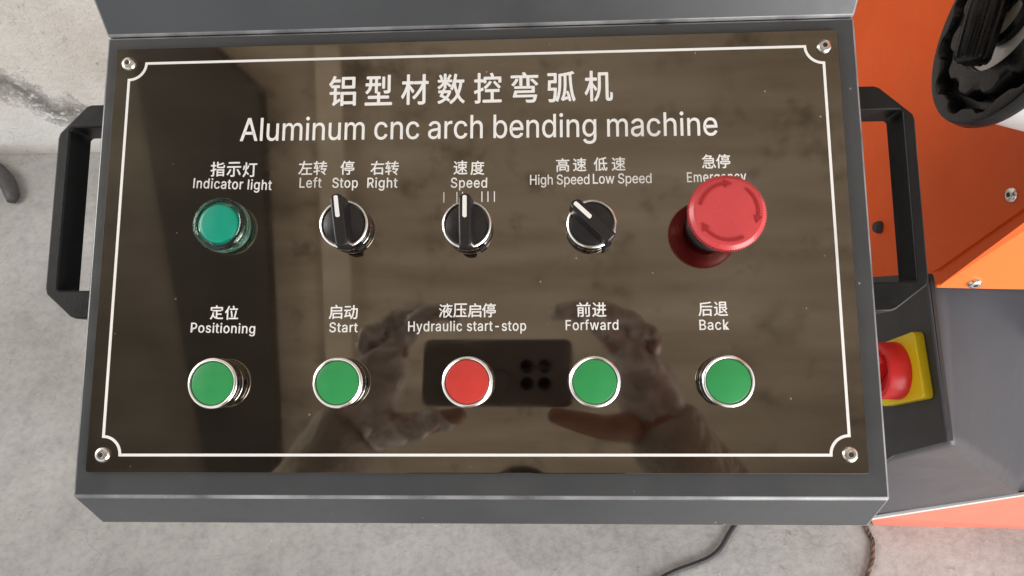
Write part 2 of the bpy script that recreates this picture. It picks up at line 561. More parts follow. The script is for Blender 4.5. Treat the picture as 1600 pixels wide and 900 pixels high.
def offset_path(pts, wdt, z0, z1, bm):
    n = len(pts)
    L, Rr = [], []
    for i in range(n):
        a, b, c = Vector(pts[i - 1]), Vector(pts[i]), Vector(pts[(i + 1) % n])
        d1, d2 = (b - a).normalized(), (c - b).normalized()
        n1, n2 = Vector((-d1.y, d1.x)), Vector((-d2.y, d2.x))
        m = (n1 + n2)
        m = m / max(0.25, m.length_squared) * 2 * 0.5 * 2 / 2 if False else m.normalized() / max(0.5, m.normalized().dot(n1))
        L.append(b + m * wdt)
        Rr.append(b - m * wdt)
    v = [[bm.verts.new((p.x, p.y, z)) for p in q] for q in (L, Rr) for z in (z0, z1)]
    for i in range(n):
        j = (i + 1) % n
        bm.faces.new((v[1][i], v[1][j], v[3][j], v[3][i]))
        bm.faces.new((v[0][j], v[0][i], v[2][i], v[2][j]))
        bm.faces.new((v[0][i], v[0][j], v[1][j], v[1][i]))
        bm.faces.new((v[2][j], v[2][i], v[3][i], v[3][j]))


path = []
BX, BY, br = 0.2058, 0.1157, 0.0102
for cx, cy, a0 in ((BX, BY, 270), (-BX, BY, 0), (-BX, -BY, 90), (BX, -BY, 180)):
    for k in range(13):
        a = R(a0 - 90 * k / 12) if True else 0
        path.append((cx + br * math.cos(a), cy + br * math.sin(a)))
# corner arcs run inward: TR from (BX, BY-br) to (BX-br, BY) etc.
offset_path(path, hw, 0.0001, 0.00025, bl)
obj("border_line", bl, M['white'], fp)

# ---- lettering
# outlines of the Latin letters (advance, contours in 1/1000 em)
GLYPHS = {
    '-': (453, "337,244 337,188 114,188 114,244"),
    'A': (480, "16,0 201,509 276,509 463,0 395,0 287,302 264,372 232,478 245,478 213,371 191,302 85,0/110,142 110,199 370,199 370,142"),
    'B': (456, "60,0 60,509 241,509 274,507 304,501 329,491 350,477 367,461 381,442 390,421 396,398 398,374 397,353 393,336 387,320 378,307 368,295 356,286 315,267 315,262 331,260 347,254 363,245 378,234 391,220 402,203 411,184 416,161 418,136 416,111 410,88 400,67 386,48 368,31 344,18 317,8 284,2 247,0/125,57 245,57 281,60 309,67 330,80 344,96 353,115 355,137 354,153 350,169 342,184 333,197 320,209 306,218 289,225 269,229 248,231 125,231/125,285 238,285 256,287 273,290 288,296 302,304 314,314 323,326 330,340 335,355 336,372 333,393 326,412 313,429 294,442 270,449 240,452 125,452"),
    'E': (419, "60,0 60,509 372,509 372,452 125,452 125,286 355,286 355,229 125,229 125,57 375,57 375,0"),
    'F': (410, "60,0 60,509 369,509 369,452 125,452 125,278 346,278 346,221 125,221 125,0"),
    'H': (517, "60,0 60,509 125,509 125,289 392,289 392,509 457,509 457,0 392,0 392,232 125,232 125,0"),
    'I': (185, "60,0 60,509 125,509 125,0"),
    'L': (393, "60,0 60,509 125,509 125,57 361,57 361,0"),
    'P': (445, "60,0 60,509 235,509 272,506 305,499 332,487 356,471 375,452 390,430 400,404 407,377 409,348 407,318 400,291 390,265 375,243 356,223 332,207 305,195 272,188 235,186 109,186 109,242 233,242 257,244 279,248 297,256 312,266 324,279 333,294 339,310 343,328 344,348 343,367 339,385 333,402 324,416 312,428 297,439 279,446 257,451 232,452 125,452 125,0"),
    'R': (449, "60,0 60,509 236,509 273,506 305,500 333,489 356,473 376,455 390,433 401,408 407,381 409,352 407,323 401,296 390,271 376,250 356,232 333,217 305,206 273,200 236,198 96,198 96,255 234,255 258,256 280,260 298,267 313,276 325,287 334,300 340,316 344,333 345,352 344,371 340,389 334,405 325,419 313,430 298,440 279,446 258,451 233,452 125,452 125,0/353,0 230,229 303,229 428,0"),
    'S': (447, "224,-9 188,-7 156,-1 128,9 102,23 81,40 64,60 51,83 42,109 38,137 104,137 108,118 114,102 123,88 136,76 150,66 166,59 185,53 204,50 224,49 246,50 267,54 286,60 303,69 317,79 329,92 338,106 344,122 346,139 344,154 340,168 332,179 322,189 310,197 296,205 245,222 184,239 160,247 138,256 118,266 101,277 86,289 67,313 56,341 52,372 54,400 62,425 75,448 92,468 113,484 138,498 165,508 195,514 227,516 259,514 289,508 316,498 340,484 360,468 377,449 390,427 398,403 401,378 337,378 332,402 320,421 302,437 280,449 254,456 225,459 204,457 185,454 167,448 152,440 139,430 129,418 121,405 117,391 115,376 117,359 122,345 131,334 142,324 155,315 169,308 212,293 264,279 312,264 359,238 372,226 384,213 395,198 402,180 407,161 408,139 406,112 399,87 386,64 370,43 349,25 323,11 306,4 288,-2 268,-6 246,-8"),
    'a': (389, "160,-9 137,-7 115,-3 94,5 76,15 60,29 48,45 38,63 32,84 30,108 32,128 36,146 43,161 53,174 64,184 78,193 125,211 178,220 234,227 265,235 271,240 274,246 276,255 276,257 275,272 272,285 267,297 260,307 251,315 240,322 227,327 212,330 196,331 178,330 163,327 149,322 118,301 100,274 41,291 51,313 64,331 79,346 95,358 114,368 133,375 153,380 173,383 194,384 239,379 286,360 300,350 312,336 322,320 330,301 335,278 337,251 337,0 277,0 277,52 272,52 252,25 215,1 199,-4 181,-7/170,45 192,47 211,51 228,59 242,68 254,80 263,93 270,108 274,122 276,138 276,190 259,182 231,176 200,171 175,168 134,159 122,153 112,147 103,139 97,130 93,118 92,105 93,93 96,82 102,72 109,64 119,57 130,52"),
    'b': (424, "229,-8 208,-7 189,-3 172,4 138,31 118,59 112,59 112,0 53,0 53,509 114,509 114,319 118,319 137,346 171,373 188,379 207,383 229,384 259,382 287,374 313,361 335,342 354,320 370,293 377,274 383,255 387,234 389,212 390,189 389,165 387,143 383,122 377,103 370,84 355,57 336,34 313,16 288,3 260,-6/220,47 242,49 262,55 279,66 294,80 306,97 316,117 323,139 327,163 328,189 327,215 323,239 316,261 307,281 295,298 280,311 262,322 243,328 220,330 198,328 178,322 161,312 147,299 134,282 125,263 118,241 114,216 113,189 114,162 118,138 125,115 135,95 147,78 162,65 179,55 198,49"),
    'c': (396, "207,-8 174,-5 144,3 117,16 93,35 72,58 56,85 48,103 42,123 38,143 35,165 34,187 35,211 38,233 42,253 48,273 56,291 72,318 93,341 117,360 144,374 174,382 207,384 260,377 305,356 340,322 362,277 303,262 290,289 270,311 242,325 207,330 184,328 163,321 145,310 130,296 118,278 108,258 102,236 98,212 96,187 98,163 102,139 108,117 118,97 130,80 145,66 163,55 184,49 207,46 243,52 271,66 292,89 304,117 363,102 357,86 350,70 341,56 306,21 261,-1"),
    'd': (424, "195,-8 165,-6 137,3 111,16 89,34 70,57 55,84 47,103 42,122 37,143 35,165 34,189 35,212 37,234 42,255 47,274 55,293 70,320 89,342 112,361 137,374 165,382 196,384 218,383 237,379 253,373 287,346 306,319 311,319 311,509 372,509 372,0 313,0 313,59 307,59 287,31 252,4 236,-3 217,-7/205,47 226,49 246,55 263,65 278,78 290,95 299,115 306,138 310,162 312,189 310,216 306,241 300,263 290,282 278,299 263,312 246,322 227,328 205,330 182,328 162,322 145,311 130,298 118,281 108,261 102,239 98,215 96,189 98,163 102,139 109,117 118,97 130,80 145,66 162,55 182,49"),
    'e': (404, "212,-8 177,-5 145,3 117,16 92,35 72,58 56,85 48,103 42,122 38,143 35,164 34,187 35,210 38,231 42,252 48,271 55,290 71,317 91,340 115,359 142,373 172,382 205,384 226,383 246,380 266,374 285,366 303,355 319,341 334,324 347,305 357,282 365,256 370,227 371,194 371,169 75,169 75,221 338,221 310,202 308,226 304,248 298,269 288,286 277,301 263,314 246,323 227,328 205,330 183,328 164,323 146,313 131,301 119,286 109,270 102,251 97,231 96,211 96,178 98,151 102,127 110,106 121,88 135,73 151,61 169,53 190,48 212,46 254,53 285,73 306,105 365,91 358,72 348,55 335,39 320,26 302,14 283,4 261,-3 237,-7"),
    'f': (254, "228,379 228,327 6,327 6,379/81,0 81,432 82,452 87,470 96,486 107,499 120,510 135,519 152,525 169,529 187,530 222,527 243,521 227,468 215,472 195,474 178,472 164,468 154,460 147,449 143,435 142,419 142,0"),
    'g': (425, "207,-151 180,-149 156,-146 134,-140 114,-132 97,-122 82,-110 70,-97 59,-84 51,-69 101,-41 122,-66 154,-88 169,-93 187,-96 207,-97 236,-95 261,-87 282,-75 298,-58 308,-34 311,-6 311,68 306,68 287,41 252,16 236,10 217,6 195,5 165,7 138,14 113,27 90,43 71,65 55,90 48,108 42,126 38,147 35,168 34,191 35,214 37,236 42,256 47,275 55,293 71,320 90,342 112,361 138,374 166,382 196,384 218,383 237,379 253,373 288,346 308,319 313,319 313,379 372,379 372,-9 370,-40 363,-67 350,-90 334,-109 314,-124 291,-136 265,-144 237,-149/205,59 227,61 246,66 264,75 278,87 290,103 300,121 307,142 311,166 312,193 311,219 307,242 300,264 291,283 279,299 264,312 247,322 227,328 205,330 182,328 163,322 145,312 130,298 118,282 109,262 102,241 98,218 96,193 98,167 102,144 109,123 118,104 131,88 145,76 163,66 183,61"),
    'h': (410, "114,227 114,0 53,0 53,509 114,509 114,287 102,287 116,319 132,344 152,362 175,374 200,382 227,384 252,383 275,377 295,369 313,356 328,340 341,321 350,298 355,271 357,240 357,0 296,0 296,235 293,263 286,286 273,304 256,318 235,326 210,329 192,328 176,324 161,317 147,308 136,297 126,283 119,266 115,248"),
    'i': (167, "53,0 53,379 114,379 114,0/84,443 73,444 63,448 54,455 47,463 43,472 41,483 43,494 47,504 54,512 63,518 73,522 84,524 95,522 105,518 114,512 121,504 125,494 126,483 125,472 121,463 114,455 105,448 95,444"),
    'k': (381, "110,137 110,212 121,212 284,379 360,379 184,199 177,199/53,0 53,509 114,509 114,0/294,0 148,186 191,229 372,0"),
    'l': (168, "53,0 53,509 114,509 114,0"),
    'm': (610, "53,0 53,379 112,379 112,295 108,295 114,314 122,331 132,346 144,358 158,368 172,376 187,382 203,385 219,386 245,383 268,375 287,361 303,342 314,320 321,295 312,295 318,312 326,329 337,343 350,356 364,366 381,375 398,381 417,385 437,386 458,385 478,380 497,372 514,361 529,346 541,328 550,307 555,283 557,255 557,0 496,0 496,254 493,279 485,298 473,313 456,323 438,329 419,330 402,329 387,326 374,320 363,312 353,302 345,290 340,277 336,263 335,247 335,0 274,0 274,260 272,280 265,297 253,311 238,322 220,328 199,330 185,329 171,326 158,320 145,312 135,302 126,289 119,274 115,257 114,238 114,0"),
    'n': (410, "114,227 114,0 53,0 53,379 112,379 112,287 102,287 116,319 132,344 152,362 175,374 200,382 227,384 252,383 275,377 295,369 313,356 328,340 341,321 350,298 355,271 357,240 357,0 296,0 296,235 293,263 286,286 273,304 256,318 235,326 210,329 192,328 176,324 161,317 147,308 136,297 126,283 119,266 115,248"),
    'o': (415, "207,-8 174,-5 144,3 117,16 93,35 72,58 56,85 48,103 42,123 38,143 35,165 34,187 35,211 38,233 42,253 48,273 56,291 72,318 93,341 117,360 144,374 174,382 207,384 241,382 271,374 299,360 323,341 343,318 359,291 367,273 373,253 378,233 380,211 381,187 380,165 378,143 373,123 367,103 359,85 343,58 323,35 299,16 271,3 241,-5/207,46 231,49 252,55 270,66 285,80 298,97 307,117 314,139 318,163 319,187 318,212 314,236 307,258 298,278 285,296 270,310 252,321 231,328 207,330 184,328 163,321 145,310 130,296 118,278 108,258 102,236 98,212 96,187 98,163 102,139 108,117 118,97 130,80 145,66 163,55 184,49"),
    'p': (424, "53,-143 53,379 112,379 112,319 118,319 137,346 171,373 188,379 207,383 229,384 259,382 287,374 313,361 335,342 354,320 370,293 377,274 383,255 387,234 389,212 390,189 389,165 387,143 383,122 377,103 370,84 355,57 336,34 313,16 288,3 260,-6 229,-8 208,-7 189,-3 173,4 138,31 118,59 114,59 114,-143/220,47 242,49 262,55 279,66 294,80 306,97 316,117 323,139 327,163 328,189 327,215 323,239 316,261 307,281 295,298 280,311 262,322 243,328 220,330 198,328 178,322 161,312 147,299 134,282 125,263 118,241 114,216 113,189 114,162 118,138 125,115 135,95 147,78 162,65 179,55 198,49"),
    'r': (259, "53,0 53,379 112,379 112,321 115,321 124,339 137,354 152,367 171,377 191,383 213,385 229,384 243,384 243,322 230,324 207,326 190,324 174,321 159,315 146,306 135,296 126,284 119,269 115,254 114,237 114,0"),
    's': (365, "182,-8 157,-7 133,-3 112,3 93,12 76,24 62,38 50,54 41,73 36,94 94,107 101,87 111,72 124,60 141,52 160,47 181,45 206,47 227,53 244,62 258,74 265,88 268,103 266,115 262,126 254,136 243,144 229,150 212,155 149,170 118,180 92,192 72,208 58,227 50,249 47,274 49,295 55,314 65,332 79,347 95,360 115,370 137,378 161,383 187,384 212,383 234,379 254,372 271,363 286,352 299,339 309,324 318,308 324,290 268,277 262,291 254,304 243,316 228,325 210,331 187,333 166,331 147,326 131,317 119,305 111,292 109,277 110,264 115,253 124,243 136,235 152,229 172,223 229,209 261,200 287,187 306,171 320,153 328,131 331,107 329,85 323,65 312,47 298,31 281,18 260,6 236,-2 210,-7"),
    't': (227, "204,379 204,327 6,327 6,379/65,471 126,471 126,98 127,83 130,70 136,61 144,55 156,51 170,50 185,51 202,54 213,2 192,-3 168,-4 138,-1 113,7 92,21 77,41 68,64 65,93"),
    'u': (410, "182,-5 158,-3 135,2 115,11 97,23 82,39 69,59 60,82 54,109 53,139 53,379 114,379 114,144 116,117 124,94 137,75 154,61 175,53 200,50 218,51 234,55 249,62 263,71 274,83 283,97 290,113 295,132 296,153 296,379 357,379 357,0 298,0 298,92 307,92 294,60 277,35 257,17 234,5 209,-3"),
    'w': (567, "138,0 23,379 87,379 133,214 154,137 175,41 165,41 186,135 206,214 252,379 316,379 362,214 382,136 402,41 391,41 413,135 434,214 480,379 545,379 429,0 368,0 319,172 305,225 291,280 277,338 291,338 277,280 263,225 248,172 199,0"),
    'y': (389, "47,-139 61,-86 71,-87 104,-89 113,-86 122,-81 130,-74 138,-64 145,-51 151,-36 163,-1 17,379 84,379 165,155 187,87 206,21 184,21 202,87 224,155 305,379 371,379 204,-58 177,-107 165,-119 153,-128 139,-136 125,-141 109,-144 91,-145 65,-143"),
}


def curve_to_bm(c):
    o = bpy.data.objects.new("lettering", c)
    COL.objects.link(o)
    bpy.context.view_layer.update()
    me = bpy.data.meshes.new_from_object(o.evaluated_get(bpy.context.evaluated_depsgraph_get()))
    bpy.data.objects.remove(o)
    bpy.data.curves.remove(c)
    b = bmesh.new()
    b.from_mesh(me)
    bpy.data.meshes.remove(me)
    return b


def glyph_bm(s, bold, track=0.0):
    if ord(s[0]) > 0x2000:                        # Chinese characters come from the built-in font
        c = bpy.data.curves.new("lettering", 'FONT')
        c.body = s
        c.resolution_u = 4
        c.offset = bold
        return curve_to_bm(c)
    c = bpy.data.curves.new("lettering", 'CURVE')
    c.dimensions = '2D'
    c.fill_mode = 'BOTH'
    c.offset = bold
    x = 0.0
    for ch in s:
        if ch == ' ':
            x += 0.17 + track
            continue
        adv, data = GLYPHS[ch]
        for cont in data.split('/'):
            pts = [tuple(int(q) for q in p.split(',')) for p in cont.split(' ')]
            sp = c.splines.new('POLY')
            sp.points.add(len(pts) - 1)
            for k, (px, py) in enumerate(pts):
                sp.points[k].co = (px / 1000 + x, py / 1000, 0, 1)
            sp.use_cyclic_u = True
        x += adv / 1000 + track
    return curve_to_bm(c)


def place_text(dst, s, xl, yl, xr, yr, h, cap, fat, fit_y=False, track=0.0):
    """set text from baseline-left to baseline-right, cap height h"""
    g = glyph_bm(s, 0.0, track)
    xs = [v.co.x for v in g.verts]
    ys = [v.co.y for v in g.verts]
    x0, x1 = min(xs), max(xs)
    y0, ych = (min(ys), max(ys) - min(ys)) if fit_y else (0.0, cap)
    sx = math.hypot(xr - xl, yr - yl) / (x1 - x0)
    sy = h / ych
    ang = math.atan2(yr - yl, xr - xl)
    # printed strokes thickened by laying shifted copies, each a hair above the last
    shifts = [(0, 0)] if not fat else [(-fat, 0), (fat, 0), (0, fat * 0.8), (0, -fat * 0.8), (0, 0)]
    for k, (ox, oy) in enumerate(shifts):
        mp = {}
        for v in g.verts:
            x, y = (v.co.x - x0) * sx + ox, (v.co.y - y0) * sy + oy
            mp[v] = dst.verts.new((xl + x * math.cos(ang) - y * math.sin(ang), yl + x * math.sin(ang) + y * math.cos(ang), k * 0.000003))
        for f in g.faces:
            try:
                dst.faces.new([mp[v] for v in f.verts])
            except ValueError:
                pass
    g.free()


def solidify_text(dst, z0=0.0001, z1=0.00025):
    for v in dst.verts:
        v.co.x *= 0.001
        v.co.y *= 0.001
        v.co.z += z1
    bmesh.ops.recalc_face_normals(dst, faces=dst.faces[:])
    for f in dst.faces:
        if f.normal.z < 0:
            f.normal_flip()
    r = bmesh.ops.extrude_face_region(dst, geom=dst.faces[:])
    for v in [e for e in r['geom'] if isinstance(e, bmesh.types.BMVert)]:
        v.co.z = z0
    return dst


LABELS = [
    ("label", [("Indicator light", -162.3, 37.7, -115.5, 35.7, 5.92)], [("指示灯", -152.3, 44.5, -124.6, 43.8, 8.76)]),
    ("label", [("Left", -98.8, 36.8, -85.9, 36.6, 5.89), ("Stop", -79.4, 36.4, -64.5, 36.2, 5.87), ("Right", -58.8, 36.1, -41.3, 35.8, 5.86)],
     [("左转", -99.7, 44.5, -82.8, 44.2, 8.32), ("停", -74.8, 44.1, -66.5, 43.9, 8.30), ("右转", -57.1, 43.7, -40.5, 43.4, 8.28)]),
    ("label", [("Speed", -10.0, 35.2, 10.9, 34.9, 5.82)], [("速度", -8.4, 43.0, 9.3, 42.6, 8.23)]),
    ("label", [("High Speed", 35.8, 36.1, 69.7, 35.9, 5.75), ("Low Speed", 71.8, 36.1, 105.0, 35.9, 5.73)],
     [("高速", 50.9, 43.5, 68.1, 43.6, 7.80), ("低速", 72.5, 43.6, 90.4, 43.6, 7.97)]),
    ("label", [("Emergency", 125.2, 36.0, 158.3, 36.1, 5.70)], [("急停", 133.9, 43.9, 149.7, 43.9, 8.10)]),
    ("label", [("Positioning", -158.9, -47.2, -121.6, -48.1, 5.49)], [("定位", -148.1, -39.8, -131.8, -40.1, 7.91)]),
    ("label", [("Start", -78.6, -47.7, -62.5, -47.8, 5.44)], [("启动", -79.1, -40.2, -62.7, -40.4, 7.92)]),
    ("label", [("Hydraulic start-stop", -33.6, -47.6, 32.8, -47.7, 5.58)], [("液压启停", -16.2, -40.0, 15.8, -40.0, 7.82)]),
    ("label", [("Forfward", 55.0, -47.6, 84.1, -47.6, 5.53)], [("前进", 61.3, -40.2, 77.6, -40.3, 7.97)]),
    ("label", [("Back", 128.8, -48.1, 144.8, -48.0, 5.56)], [("后退", 128.6, -40.4, 144.6, -40.4, 7.84)]),
    ("title", [("Aluminum cnc arch bending machine", -135.6, 65.8, 143.4, 63.4, 14.0)], [("铝型材数控弯弧机", -82.9, 86.2, 84.1, 85.5, 18.4)]),
]
for kind, en, cn in LABELS:
    b = bmesh.new()
    for a in en:
        place_text(b, *a, 0.509, 0.08 if kind == "label" else 0.09, False, 0.035 if kind == "label" and "Speed" not in a[0][1:] else 0.0)
    for (s, xl, yl, xr, yr, h) in cn:
        n = len(s)
        cw = h * (0.96 if kind == "label" else 0.86)
        for k, ch in enumerate(s):
            t = 0 if n == 1 else k / (n - 1)
            x = xl + (xr - xl - cw) * t if n > 1 else xl
            y = yl + (yr - yl) * t
            place_text(b, ch, x, y, x + cw, y, h, 1, 0.105 if kind == "label" else 0.26, True)
    if en[0][0] == "Speed":
        for x in (-14.0, -6.45, -3.2, 8.0, 11.5, 15.2):
            vs = [b.verts.new((x + dx, y, 0)) for dx, y in ((-0.28, 26.4), (0.28, 26.4), (0.28, 32.6), (-0.28, 32.6))]
            b.faces.new(vs)
    obj(kind + "_lettering", solidify_text(b), M['white'], fp)


# ---- screws
def socket_screw(name, parent, mx, r=0.0043):
    s = r / 0.0043
    o = obj(name, lathe([(0.0, 0.0003 * s), (0.0043 * s, 0.0), (0.0043 * s, 0.0006 * s), (0.0039 * s, 0.0016 * s), (0.0030 * s, 0.0023 * s), (0.0019 * s, 0.00255 * s), (0.00175 * s, 0.0025 * s), (0.0, 0.0024 * s)], 40), M['steel'], parent, mx, 40)
    h = obj("hex_socket", lathe([(0.0, 0.0), (0.0015 * s, 0.0), (0.00145 * s, 0.0026 * s), (0, 0.00262 * s)], 6), M['socket'], o)
    return o


for (x, y) in ((-0.2062, 0.1156), (0.2064, 0.1153), (0.2053, -0.1153), (-0.2053, -0.1155)):
    socket_screw("cap_screw", fp, Matrix.Translation((x, y, 0.0)))

# ---- push buttons
COLLAR = [(0.0, 0.0001), (0.0138, 0.0001), (0.0138, 0.0013), (0.01355, 0.0016), (0.01355, 0.0044), (0.0134, 0.0047), (0.0136, 0.0050), (0.0136, 0.0078), (0, 0.0078)]
RIM = [(0.0121, 0.0079), (0.01365, 0.0079), (0.0139, 0.0084), (0.01385, 0.0093), (0.0134, 0.0098), (0.0128, 0.0100), (0.0123, 0.0097), (0.0121, 0.0092), (0.0121, 0.0079)]


def collar(name, x, y):
    nick = lambda t, r, z: (-0.0004 if (r > 0.0132 and (t * 6 + 0.3) % 1 < 0.04) else 0)
    o = obj(name, lathe(COLLAR, 64), M['chrome_darkened'], con, PANEL @ Matrix.Translation((x, y, 0.0)), 35)
    obj("bezel_ring", lathe(RIM, 96, wob=nick), M['chrome'], o, Matrix.Rotation(x * 20 + y * 9, 4, 'Z'), 35)
    return o


CAP = [(0.0, 0.0079), (0.01185, 0.0079), (0.01185, 0.0091), (0.0116, 0.0095), (0.0110, 0.0097), (0.0, 0.0098)]
for (x, y, m, lab) in ((-0.1402, -0.076, 'green', "green button under Positioning"), (-0.0703, -0.076, 'green', "green button under Start"),
                       (0.0009, -0.0759, 'red', "red button under Hydraulic start-stop"), (0.0698, -0.0761, 'green', "green button under Forfward"),
                       (0.1408, -0.0762, 'green', "green button under Back")):
    o = tag(collar("push_button", x, y), lab)
    obj("button_cap", lathe(CAP, 64), M[m], o, None, 40)


# ---- selector switches
def selector(x, y, rot, lab):
    o = tag(collar("selector_switch", x, y), lab)
    rm = Matrix.Rotation(rot, 4, 'Z')
    disc = lathe([(0, 0.0079), (0.0119, 0.0079), (0.0118, 0.0091), (0.0113, 0.0095), (0, 0.0096)], 64)
    k = obj("knob_disc", disc, M['knobblack'], o, rm, 40)
    # raised pointer lever: wide at its foot, narrow along its top, overhanging at the pointing end
    b = bmesh.new()
    secs = []
    for (yy, wf, wt, zt, zb) in ((-0.0144, 0.0030, 0.0019, 0.0176, 0.0096), (-0.0136, 0.0041, 0.0031, 0.0184, 0.0096), (-0.008, 0.0044, 0.0033, 0.0190, 0.0096),
                                 (0.004, 0.0044, 0.0034, 0.0198, 0.0096), (0.0125, 0.0042, 0.0034, 0.0200, 0.0100), (0.0142, 0.0033, 0.0026, 0.0198, 0.0110), (0.0151, 0.0016, 0.0012, 0.0192, 0.0120)):
        secs.append([b.verts.new(p) for p in ((-wf, yy, zb), (wf, yy, zb), (wt, yy, zt - 0.0006), (wt - 0.0008, yy, zt), (-wt + 0.0008, yy, zt), (-wt, yy, zt - 0.0006))])
    for a, c in zip(secs, secs[1:]):
        for i in range(6):
            b.faces.new((a[i], a[(i + 1) % 6], c[(i + 1) % 6], c[i]))
    b.faces.new(secs[0][::-1])
    b.faces.new(secs[-1])
    obj("pointer_lever", b, M['knobblack'], o, rm, None, 0.00035)
    mk = prism(rounded([(-0.00115, 0.0016), (0.00115, 0.0016), (0.00115, 0.0138), (-0.00115, 0.0138)], 0.001), 0.0190, 0.02025)
    obj("pointer_mark", mk, M['white'], o, rm)
    tab = box(-0.0022, 0.0022, -0.0158, -0.0135, 0.0004, 0.0036)
    obj("locating_tab", tab, M['knobblack'], o, Matrix.Rotation(R(35), 4, 'Z'), None, 0.0006)
    return o


selector(-0.0694, 0.0126, R(7), "selector switch under Left Stop Right, pointer nearly upright")
selector(0.0003, 0.0114, R(0), "selector switch under Speed, pointer upright")
selector(0.0699, 0.0106, R(46), "selector switch under High Speed Low Speed, pointer turned left")

# ---- indicator light
il = obj("indicator_light", lathe([(0, 0.0001), (0.0158, 0.0001), (0.0158, 0.0012), (0.0152, 0.0018), (0, 0.0018)], 64), M['knobblack'], con,
         PANEL @ Matrix.Translation((-0.1415, 0.0140, 0)), 40)
obj("lens_cap", lathe([(0.0122, 0.0019), (0.0155, 0.0019), (0.0155, 0.0040), (0.0148, 0.0044), (0.0154, 0.0049), (0.0151, 0.0088), (0.0143, 0.0099), (0.0133, 0.0103), (0.0126, 0.0100), (0.0122, 0.0019)], 96), M['lens'], il, None, 40)
obj("lamp_diffuser", lathe([(0, 0.0020), (0.0117, 0.0020), (0.0114, 0.0090), (0.0107, 0.0098), (0.0092, 0.0101), (0, 0.0103)], 64), M['lamp'], il, None, 40)

# ---- emergency stop
es = obj("emergency_stop", lathe([(0, 0.0001), (0.0150, 0.0001), (0.0150, 0.0022), (0.0135, 0.0030), (0.0128, 0.0110), (0.0118, 0.0122), (0, 0.0122)], 64), M['knobblack'], con,
         PANEL @ Matrix.Translation((0.1388, 0.0109, 0)), 40)
obj("stem", lathe([(0, 0.0123), (0.0105, 0.0123), (0.0105, 0.0200), (0, 0.0200)], 48), M['knobblack'], es, None, 40)
knurl = lambda t, r, z: (0.00045 * (1 if int(t * 384) % 4 < 2 else -1) if (0.0258 < z < 0.0296 and r > 0.0192) else 0)
mh = obj("mushroom_head", lathe([(0, 0.0201), (0.0130, 0.0201), (0.0155, 0.0215), (0.0180, 0.0240), (0.0196, 0.0256), (0.0199, 0.0261), (0.0199, 0.0292), (0.0197, 0.0296), (0.0192, 0.0300), (0.0181, 0.0313), (0.0176, 0.0316),
                                 (0.0172, 0.0317), (0.0130, 0.0320), (0.0080, 0.0321), (0.0, 0.0321)], 384, wob=knurl), M['mushroom'], es, None, 24)


def arc_arrow(a0, a1):
    b = bmesh.new()
    r, hwid, hh = 0.0151, 0.00075, 0.0022
    n = 18
    top = lambda rr: 0.0321 - max(0, rr - 0.0130) * 0.09 + 0.0004
    ang = [R(a0 + (a1 - a0) * i / n) for i in range(n + 1)]
    P = [((r + hwid) * math.cos(a), (r + hwid) * math.sin(a), top(r + hwid)) for a in ang] 
    Q = [((r - hwid) * math.cos(a), (r - hwid) * math.sin(a), top(r - hwid)) for a in ang]
    s = 1 if a1 > a0 else -1
    ah = R(a1)
    at = R(a1 + s * 15)
    head = [((r + hh) * math.cos(ah), (r + hh) * math.sin(ah), top(r + hh)), (r * math.cos(at), r * math.sin(at), top(r)), ((r - hh) * math.cos(ah), (r - hh) * math.sin(ah), top(r - hh))]
    rails = list(zip(P, Q))
    for (p0, q0), (p1, q1) in zip(rails, rails[1:]):
        lo = [b.verts.new((x, y, z - 0.0009)) for x, y, z in (p0, p1, q1, q0)]
        hi = [b.verts.new(v) for v in (p0, p1, q1, q0)]
        b.faces.new(hi)
        for i in range(4):
            b.faces.new((lo[i], lo[(i + 1) % 4], hi[(i + 1) % 4], hi[i]))
    lo = [b.verts.new((x, y, z - 0.0009)) for x, y, z in head]
    hi = [b.verts.new(v) for v in head]
    b.faces.new(hi)
    for i in range(3):
        b.faces.new((lo[i], lo[(i + 1) % 3], hi[(i + 1) % 3], hi[i]))
    bmesh.ops.remove_doubles(b, verts=b.verts[:], dist=1e-6)
    return b


for a0, a1 in ((165, 97), (52, -10), (-63, -143)):
    ob = obj("relief_arrow", arc_arrow(a0, a1), M['arrow'], es)

# ------------------------------------------------------------------ bending machine on the right
mac = tag(empty("bending_machine", Matrix.Translation((0.75, 0.4, 0))), "orange and grey bending machine with black handwheel and red and yellow main switch", "machine")
INV = Matrix.Translation((-0.75, -0.4, 0))


def mpart(name, bm, mat, **kw):
    for v in bm.verts:
        v.co = INV @ v.co
    return obj(name, bm, mat, mac, None, **kw)


XL = 0.486
# orange left side sheet
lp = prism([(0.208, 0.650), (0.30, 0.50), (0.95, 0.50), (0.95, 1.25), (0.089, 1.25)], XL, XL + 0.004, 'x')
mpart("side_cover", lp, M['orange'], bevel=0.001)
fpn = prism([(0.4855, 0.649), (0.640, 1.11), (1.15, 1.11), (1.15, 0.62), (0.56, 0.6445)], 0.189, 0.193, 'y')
mpart("front_cover", fpn, M['orange_lit'], bevel=0.001)
# bent lip between the two covers
lip = slab([(0.4895, 0.2085, 0.652), (0.4875, 0.1895, 0.651), (0.640, 0.1895, 1.11), (0.4895, 0.118, 1.11)], -0.003)
mpart("cover_lip", lip, M['orange'])
bk = box(0.70, 1.15, 0.20, 0.95, 0.45, 1.20)
mpart("frame_core", bk, M['basedark'])
# grey base: dark left side, grey front, sloping right hip, on a salmon plinth
D1 = Vector((0.487, 0.036, 0.578))
P2 = Vector((0.484, 0.186, 0.637))
T2 = Vector((0.778, 0.077, 0.222))
T1 = Vector((0.585, 0.051, 0.200))
S0 = Vector((0.487, 0.0615, 0.453))
T3 = Vector((0.98, 0.104, 0.243))


